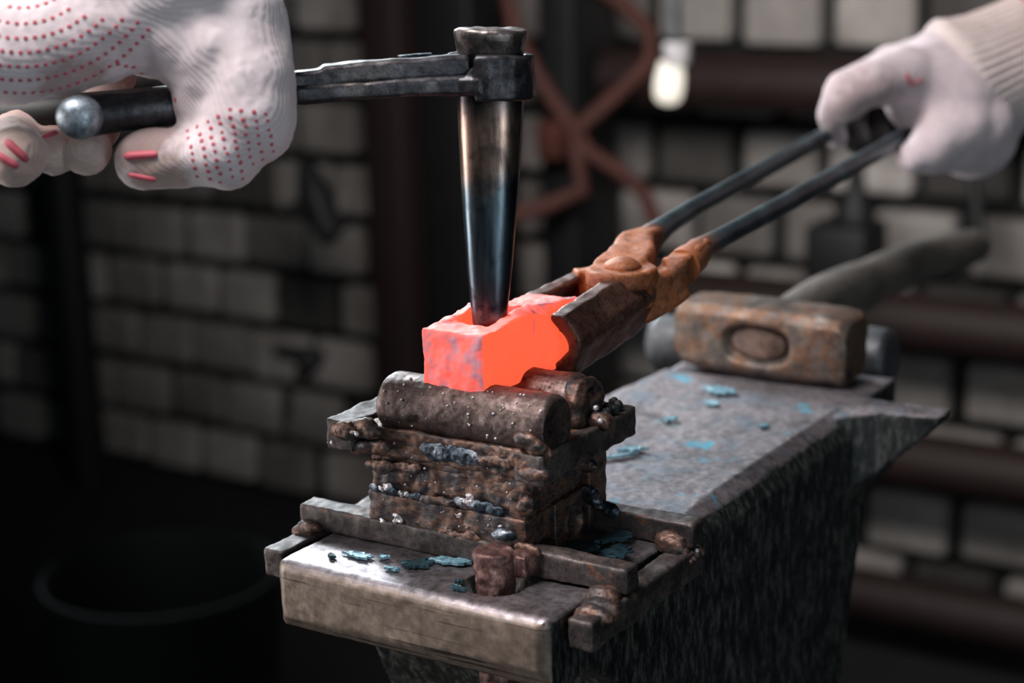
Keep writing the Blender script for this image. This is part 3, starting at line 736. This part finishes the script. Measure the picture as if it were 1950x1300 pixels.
# ------------------------------------------------------------------ hands in knitted gloves
def dots_on(obj_, rows, parent, r0=.0009, name='grip_dots', mat='dot', eye=None, elong=1.0):
    """small rubber dots lying on the glove's surface"""
    me = obj_.data; bv = BVHTree.FromPolygons([v.co for v in me.vertices], [list(p.vertices) for p in me.polygons])
    bm = bmesh.new()
    for px, py, r in rows:
        d = (P(px, py, 1)-CAM).normalized(); hit = bv.ray_cast(CAM, d)
        if hit[0] is None: continue
        n = hit[1]; x = n.orthogonal().normalized(); y = n.cross(x)
        m = Matrix.Translation(hit[0]) @ Matrix((x, y, n)).transposed().to_4x4() @ Matrix.Diagonal((1, 1, .35, 1))
        bmesh.ops.create_icosphere(bm, subdivisions=1, radius=r, matrix=m)
    o = obj(name, bm, M[mat], parent); o['kind'] = 'stuff'; return o
def pads_on(obj_, segs, parent):
    me = obj_.data; bv = BVHTree.FromPolygons([v.co for v in me.vertices], [list(p.vertices) for p in me.polygons])
    bm = bmesh.new()
    for (x0, y0, x1, y1, r) in segs:
        pts = []
        for i in range(9):
            t = i/8; d = (P(x0+(x1-x0)*t, y0+(y1-y0)*t, 1)-CAM).normalized(); hit = bv.ray_cast(CAM, d)
            if hit[0] is not None: pts.append(hit[0])
        if len(pts) > 2: tube(bm, pts, [r*.6]+[r]*(len(pts)-2)+[r*.6], 8)
    o = obj('finger_pad', bm, M['dot'], parent); return o

def left_hand():
    T = .600
    root = empty('gloved_hand', P(330, 60, T), "person's hand in a red dotted white knitted glove holding the drift handle", 'hand')
    def chain(bm, rows): limb(bm, [P(x, y, t) for x, y, t, r in rows], [r*t/FPX for x, y, t, r in rows])
    bm = bmesh.new()
    # wrist and back of the hand come down from above
    chain(bm, [(260, -330, .60, 175), (290, -150, .60, 215), (330, -40, .60, 200)])
    chain(bm, [(330, -60, .60, 200), (440, 60, .595, 118), (462, 150, .59, 106), (462, 222, .59, 102)])
    chain(bm, [(340, -60, .60, 190), (318, 20, .592, 124), (400, 95, .590, 108)])
    chain(bm, [(240, -40, .592, 150), (250, 28, .589, 116)])
    chain(bm, [(420, 140, .59, 98), (408, 190, .592, 84), (420, 250, .592, 70)])
    # index finger folded under the rod, tip pointing left
    chain(bm, [(462, 222, .59, 102), (425, 285, .588, 82), (350, 304, .590, 62), (282, 300, .592, 62)])
    # heel of the hand and thumb on top of the rod, to the left
    chain(bm, [(300, -40, .60, 190), (180, 46, .588, 118), (110, 72, .585, 112), (20, 92, .582, 104), (-90, 105, .582, 98)])
    chain(bm, [(120, -120, .60, 150), (100, 20, .59, 115)])
    # middle, ring and little fingers wrap behind and show their tips under the rod
    lumpy_kw = dict(bumps=((28, .0022), (90, .0009), (500, .00022)), smooth=22)
    hand = lumpy('glove', bm, .0012, M['knit_left'], root, seed=2, **lumpy_kw)
    bm = bmesh.new()
    for x, r, tt, y2 in ((168, 44, .598, 292), (104, 40, .600, 290), (30, 58, .585, 296)):
        chain(bm, [(x+60, 60, .640, 70), (x+30, 150, .648, 56), (x+8, 235, .636, 50), (x, y2-10, tt+.012, r*.95), (x-2, y2, tt, r)])
    fingers = lumpy('folded_fingers', bm, .0011, M['knit_soiled'], root, ((60, .0015), (400, .0004)), 2, 5)
    # printed dots: arcs over the thumb side, rows on the index finger
    rows = []
    for k, (R, a0, a1) in enumerate(((120, 60, 100), (150, 55, 115), (178, 50, 118), (205, 44, 120), (232, 38, 122), (258, 35, 120), (282, 35, 118))):
        a = a0
        while a < a1:
            rows.append((40+R*1.05*math.cos(math.radians(a)), -105+R*math.sin(math.radians(a)), .00085)); a += 1000/R*.95
    rnd = random.Random(2)
    for i in range(8):
        for j in range(11):
            x = 345+i*23+j*3+rnd.uniform(-2, 2); y = 195+i*4+j*14.5-abs(i-3)*1.5+rnd.uniform(-2, 2)
            if y < 352-(max(0, x-450))*.9 and (y > 205+max(0, (420-x))*.55 or y > 300) and x < 530: rows.append((x, y, .00085+rnd.uniform(-.0002, .0001)))
    for x, y in ((270, 140), (255, 128), (240, 126), (225, 122), (300, 165), (290, 150), (318, 182), (334, 190)): rows.append((x, y, .0009))
    dots_on(hand, rows, hand)
    pads_on(hand, [(238, 297, 300, 294, .0014), (245, 332, 298, 342, .0010)], hand)
    pads_on(fingers, [(12, 268, 52, 306, .0014), (-8, 292, 34, 318, .0013), (82, 262, 108, 252, .0010)], fingers)
    return root
left_hand()

def right_hand():
    T = 1.0
    root = empty('gloved_hand', P(1720, 170, T), "person's hand in plain white knitted glove with ribbed cuff gripping the tong reins", 'hand')
    def chain(bm, rows): limb(bm, [P(x, y, t) for x, y, t, r in rows], [r*t/FPX for x, y, t, r in rows])
    bm = bmesh.new()
    chain(bm, [(1830, 190, 1.0, 122), (1770, 170, .985, 98), (1720, 146, .97, 62), (1655, 158, .955, 48), (1612, 176, .955, 46)])
    chain(bm, [(1612, 182, .955, 46), (1590, 205, .965, 30), (1585, 235, .985, 24), (1592, 262, 1.01, 22)])       # index, folding down
    chain(bm, [(1775, 125, 1.02, 62), (1700, 130, 1.03, 50), (1640, 165, 1.04, 44), (1612, 205, 1.05, 36)])       # next finger behind
    chain(bm, [(1775, 150, 1.05, 62), (1700, 160, 1.06, 46), (1660, 172, 1.07, 42), (1625, 205, 1.07, 34)])
    chain(bm, [(1830, 190, 1.0, 118), (1850, 240, .985, 86), (1810, 270, .975, 62), (1765, 290, .965, 44), (1738, 300, .962, 32)])   # thumb side below
    chain(bm, [(1830, 190, 1.0, 120), (1875, 200, 1.0, 92)])
    chain(bm, [(1815, 185, .985, 100), (1825, 240, .975, 74), (1780, 275, .965, 52)])
    chain(bm, [(1800, 150, .99, 88), (1775, 120, .99, 60)])
    chain(bm, [(1788, 205, .975, 50), (1800, 250, .968, 50), (1770, 285, .965, 42)])
    chain(bm, [(1850, 250, .99, 90), (1830, 270, .98, 62)])
    g = lumpy('glove', bm, .0020, M['knit_right'], root, ((22, .0028), (80, .0009)), 14, 7)
    # the other fingers wrap behind the reins, coloured near black for the hand's shaded opening
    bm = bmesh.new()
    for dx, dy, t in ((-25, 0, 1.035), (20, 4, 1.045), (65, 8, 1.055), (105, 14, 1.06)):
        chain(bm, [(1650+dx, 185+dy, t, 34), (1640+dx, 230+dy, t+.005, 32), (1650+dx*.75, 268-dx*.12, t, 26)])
    lumpy('folded_fingers', bm, .0020, M['painted_shade'], root, ((40, .0020),), 6, 8)
    # ribbed cuff
    bm = bmesh.new(); a, b = P(1822, 170, 1.0), P(1985, 95, 1.0); ax = (b-a).normalized(); x, y = frame_for(ax); n = 150; rings = []
    for t, r in ((-.006, .0345), (0, .0385), (.004, .0400), (.009, .0372), (.02, .0345), (.035, .0335), (.055, .0335), (.075, .035)):
        rr = .0011 if t > .006 else .0004
        rings.append([a+ax*t+x*((r+rr*math.cos(k*2*math.pi/n*50))*math.cos(2*math.pi*k/n))+y*((r+rr*math.cos(k*2*math.pi/n*50))*math.sin(2*math.pi*k/n)) for k in range(n)])
    loft(bm, rings); obj('cuff', bm, M['cuff'], root)
    bm = bmesh.new(); tube(bm, [a+ax*.048, a+ax*.055, a+ax*.20], [.036, .040, .046], 40); obj('sleeve', bm, M['sleeve'], root)
    pads_on(g, [(1725, 140, 1735, 160, .0012), (1735, 162, 1757, 150, .0008)], g)
    return root
right_hand()

# ------------------------------------------------------------------ hammers behind the face
def make_hammer():
    Y = .300
    A, B = V((.0040, Y, -.002)), V((.0935, Y+.002, -.004))
    root = empty('sledge_hammer', (.05, .315, -.004), 'rusty square headed sledge hammer with long dark wooden handle behind the anvil face', 'hammer')
    d = (B-A); L = d.length; d.normalize(); u = V((0, 0, 1)); b = V((-d.y, d.x, 0))
    bm = bmesh.new(); rings = []; H, Dp = .0335, .034
    for t, q in ((0, .80), (.004, .95), (.012, 1), (L*.5, 1.02), (L-.012, 1), (L-.003, .96), (L, .86)):
        c = A+d*t+u*(H/2)+b*(Dp/2); h, w, ch = H*.5*q, Dp*.5*q, .0045
        rings.append([c+b*x+u*z for x, z in ((-w+ch, -h), (w-ch, -h), (w, -h+ch), (w, h-ch), (w-ch, h), (-w+ch, h), (-w, h-ch), (-w, -h+ch))])
    loft(bm, rings)
    ec = A+d*(L*.50)+u*(H*.50)
    def eye(co, n):
        v = co-ec; e = (abs(v.dot(d)/.0180)**3+abs(v.z/.0098)**3)**(1/3)
        if v.dot(b) < .004 and e < 1.0: co = co+b*(.0055*min(1, (1-e)*6))
        return co
    lumpy('head', bm, .0010, M['hammer'], root, ((30, .0012), (120, .0006)), 2, 3, eye)
    bm = bmesh.new(); rings = []
    for y, q in ((.0015, .84), (.0026, .70), (.0044, .80), (.02, .80)):
        rings.append([ec+b*y+d*(.0185*q*math.cos(2*math.pi*k/28))+u*(.0100*q*math.sin(2*math.pi*k/28)) for k in range(28)])
    end_bm = bm; end_rings = rings
    h0 = ec+b*.030; pts = [P(1490, 612, .90), P(1560, 572, .97), P(1640, 538, 1.06), P(1740, 500, 1.15), P(1820, 478, 1.22), P(1858, 468, 1.255)]
    bm = bmesh.new(); tube(bm, [h0]+pts, [.0100, .0110, .0120, .0130, .0135, .0140, .0120], 24)
    shaft = lumpy('handle', bm, .0022, M['wood'], root, ((20, .0014),), 1, 6)
    loft(end_bm, end_rings[1:]); obj('handle_end', end_bm, M['eyewood'], shaft)
    return root
make_hammer()
def make_second():
    root = empty('round_hammer', (.07, .37, -.02), 'dull grey round faced hammer head lying behind the rusty sledge hammer', 'hammer')
    bm = bmesh.new()
    lathe(bm, [(0, .012), (.002, .0150), (.012, .0160), (.03, .0150), (.05, .014), (.085, .013), (.115, .0155), (.13, .0160), (.134, .013)], V((.0913, .3715, -.0045)), V((-.132, -.001, -.0075)), 28)
    lumpy('head', bm, .0014, M['steel_grey'], root, ((30, .001),), 1, 4)
    bm = bmesh.new(); c = P(1480, 670, .94); tube(bm, [c, c+V((-.03, .20, -.012))], [.010, .012], 16); obj('handle', bm, M['wood'], root)
    return root
make_second()
# ------------------------------------------------------------------ far background
def cyl(name, a, b, r, mat, label, cat, group=None, n=28):
    bm = bmesh.new(); tube(bm, [a, b], [r, r], n); return tag(obj(name, bm, M[mat]), label, cat, group)
PYY = 1.66
cyl('heating_pipe', (-.80, PYY, -.040), (.40, PYY, -.040), .038, 'pipe', 'topmost dark red pipe along the brick wall, behind the pendant lamp', 'pipe', 'dark red wall pipes')
cyl('heating_pipe', (-.80, PYY, -.330), (.40, PYY, -.330), .036, 'pipe', 'dark red wall pipe second from the top, behind the sledge handle', 'pipe', 'dark red wall pipes')
cyl('heating_pipe', (-.80, PYY, -.512), (.40, PYY, -.512), .036, 'pipe', 'dark red wall pipe third from the top, right of the anvil', 'pipe', 'dark red wall pipes')
cyl('heating_pipe', (-.80, PYY, -.710), (.40, PYY, -.710), .034, 'pipe', 'lowest dark red wall pipe near the floor', 'pipe', 'dark red wall pipes')
bm = bmesh.new(); box(bm, (-1.150, 1.57, -.80), (-1.085, 1.70, 1.2)); tag(obj('steel_post', bm, M['pillar'], bevel=.006), 'thick dark red vertical post on the wall left of the drift', 'post')
bm = bmesh.new(); box(bm, (-1.075, 1.60, -.80), (-.985, 1.72, 1.2)); tag(obj('steel_post', bm, M['black'], bevel=.006), 'thick black vertical post right beside the dark red post', 'post')
bm = bmesh.new(); box(bm, (-.862, 1.58, -.80), (-.810, 1.70, 1.2)); tag(obj('steel_post', bm, M['black'], bevel=.004), 'narrow black vertical post behind the red iron scrolls', 'post')
cyl('hanging_chain_pole', (-1.86, 1.66, -.80), (-1.86, 1.66, .6), .034, 'black', 'black vertical pole far left in front of the dim bricks', 'pole')
def scroll():
    root = empty('iron_scroll', (-.82, 1.54, -.10), 'rust red wrought iron scrollwork of curved bars meeting at one joint', 'ironwork')
    for row in ([(1130, -30), (1190, 10), (1238, 60), (1238, 118), (1185, 170), (1100, 245)],
                [(965, -20), (980, 60), (1010, 120), (1045, 180), (1095, 250)],
                [(1098, 255), (1120, 290), (1180, 325), (1228, 372), (1250, 430)],
                [(960, 412), (1040, 392), (1110, 362), (1098, 300), (1095, 250)]):
        bm = bmesh.new(); sweep(bm, [P(x, y, 2.36) for x, y in row], .020, .020, -CF, .3); obj('curved_bar', bm, M['scroll'], root)
    bm = bmesh.new(); box(bm, (-.835, 1.525, -.135), (-.80, 1.56, -.085)); obj('joint', bm, M['scroll'], root, bevel=.004)
    return root
scroll()
# pendant lamp
def pendant():
    c = P(1274, 165, 1.75)
    root = empty('pendant_lamp', c, 'small white lamp hanging on a grey tube in front of the wall', 'lamp')
    k = 1.75/FPX
    bm = bmesh.new(); tube(bm, [c+V((.005, 0, 95*k)), c+V((.012, 0, .9))], [.0085, .0085], 20); obj('tube', bm, M['steel_grey'], root)
    bm = bmesh.new(); lathe(bm, [(-42*k, 22*k), (-36*k, 26*k), (-4*k, 27*k), (0, 22*k)], c+V((.009, 0, 84*k)), (0, 0, 1), 28); obj('socket', bm, M['socket'], root)
    bm = bmesh.new(); lathe(bm, [(-34*k, 10*k), (-31*k, 18*k), (-22*k, 26*k), (-4*k, 29*k), (20*k, 28*k), (46*k, 23*k)], c, (.10, .05, 1), 28); obj('bulb', bm, M['bulb'], root)
    return root
M['socket'] = plain('white lamp socket', (165, 162, 164), .4)
M['bulb'] = plain('frosted lit bulb', (150, 148, 144), .3, emis=((255, 244, 226), .72))
pendant()
# dark tools and things along the wall
def blob(name, parts, mat, label, cat, parent=None):
    bm = bmesh.new()
    for pts, rs in parts: limb(bm, pts, rs, 12)
    return tag(lumpy(name, bm, .005, M[mat], None, ((8, .006),), 2, 3), label, cat)
T = 2.62; q = T/FPX
blob('hanging_tool', [([P(585, 320, T), P(600, 370, T), P(625, 440, T)], [22*q, 34*q, 26*q]), ([P(560, 400, T), P(650, 425, T)], [14*q, 14*q])], 'black', 'black tool hanging on the bricks under the left glove', 'tool')
blob('hanging_hook', [([P(530, 668, T), P(600, 680, T), P(575, 715, T)], [12*q, 20*q, 14*q]), ([P(548, 740, T), P(545, 800, T)], [9*q, 8*q])], 'black', 'black hook hanging on the bricks left of the jig', 'hook')
def wallbox():
    root = empty('control_box', (-.42, 1.62, -.27), 'black box with a bottle shaped top on the wall pipe under the right glove', 'box')
    bm = bmesh.new(); a = P(1535, 520, 2.24); b_ = P(1672, 436, 2.24); box(bm, (a.x, 1.56, a.z-.01), (b_.x+.01, 1.64, b_.z+.012)); obj('case', bm, M['black'], root, bevel=.006)
    bm = bmesh.new(); c = P(1628, 438, 2.24); lathe(bm, [(0, .024), (.03, .026), (.045, .014), (.07, .010), (.085, .010)], c, (0, 0, 1), 20); obj('top_knob', bm, M['black'], root)
    return root
wallbox()
cyl('cable_pipe', P(1850, 300, 2.2), P(1868, 470, 2.2), .008, 'black', 'thin black pipe leaning on the bricks above the sledge handle', 'pipe')
# tub on the floor
def tub():
    c = V((-.925, .875, -.50))
    root = empty('quench_tub', (c.x, c.y, -.80), 'round dark tub with a teal rim on the floor left of the anvil', 'tub')
    bm = bmesh.new(); n = 56
    prof = [(0, .112), (.30, .128), (.304, .130), (.305, .128), (.300, .125), (.20, .118), (.195, .0)]
    rings = []
    for h, r in prof[:-1]: rings.append([V((c.x+r*math.cos(2*math.pi*k/n), c.y+r*math.sin(2*math.pi*k/n), -.80+h)) for k in range(n)])
    loft(bm, rings); obj('shell', bm, M['tub'], root)
    bm = bmesh.new(); loft(bm, [[V((c.x+r*math.cos(2*math.pi*k/n), c.y+r*math.sin(2*math.pi*k/n), z)) for k in range(n)] for z, r in ((-.601, .116), (-.597, .117), (-.592, .04))]); o = obj('contents', bm, M['tub_in'], root); o['label'] = 'rusty red contents'
    return root
tub()
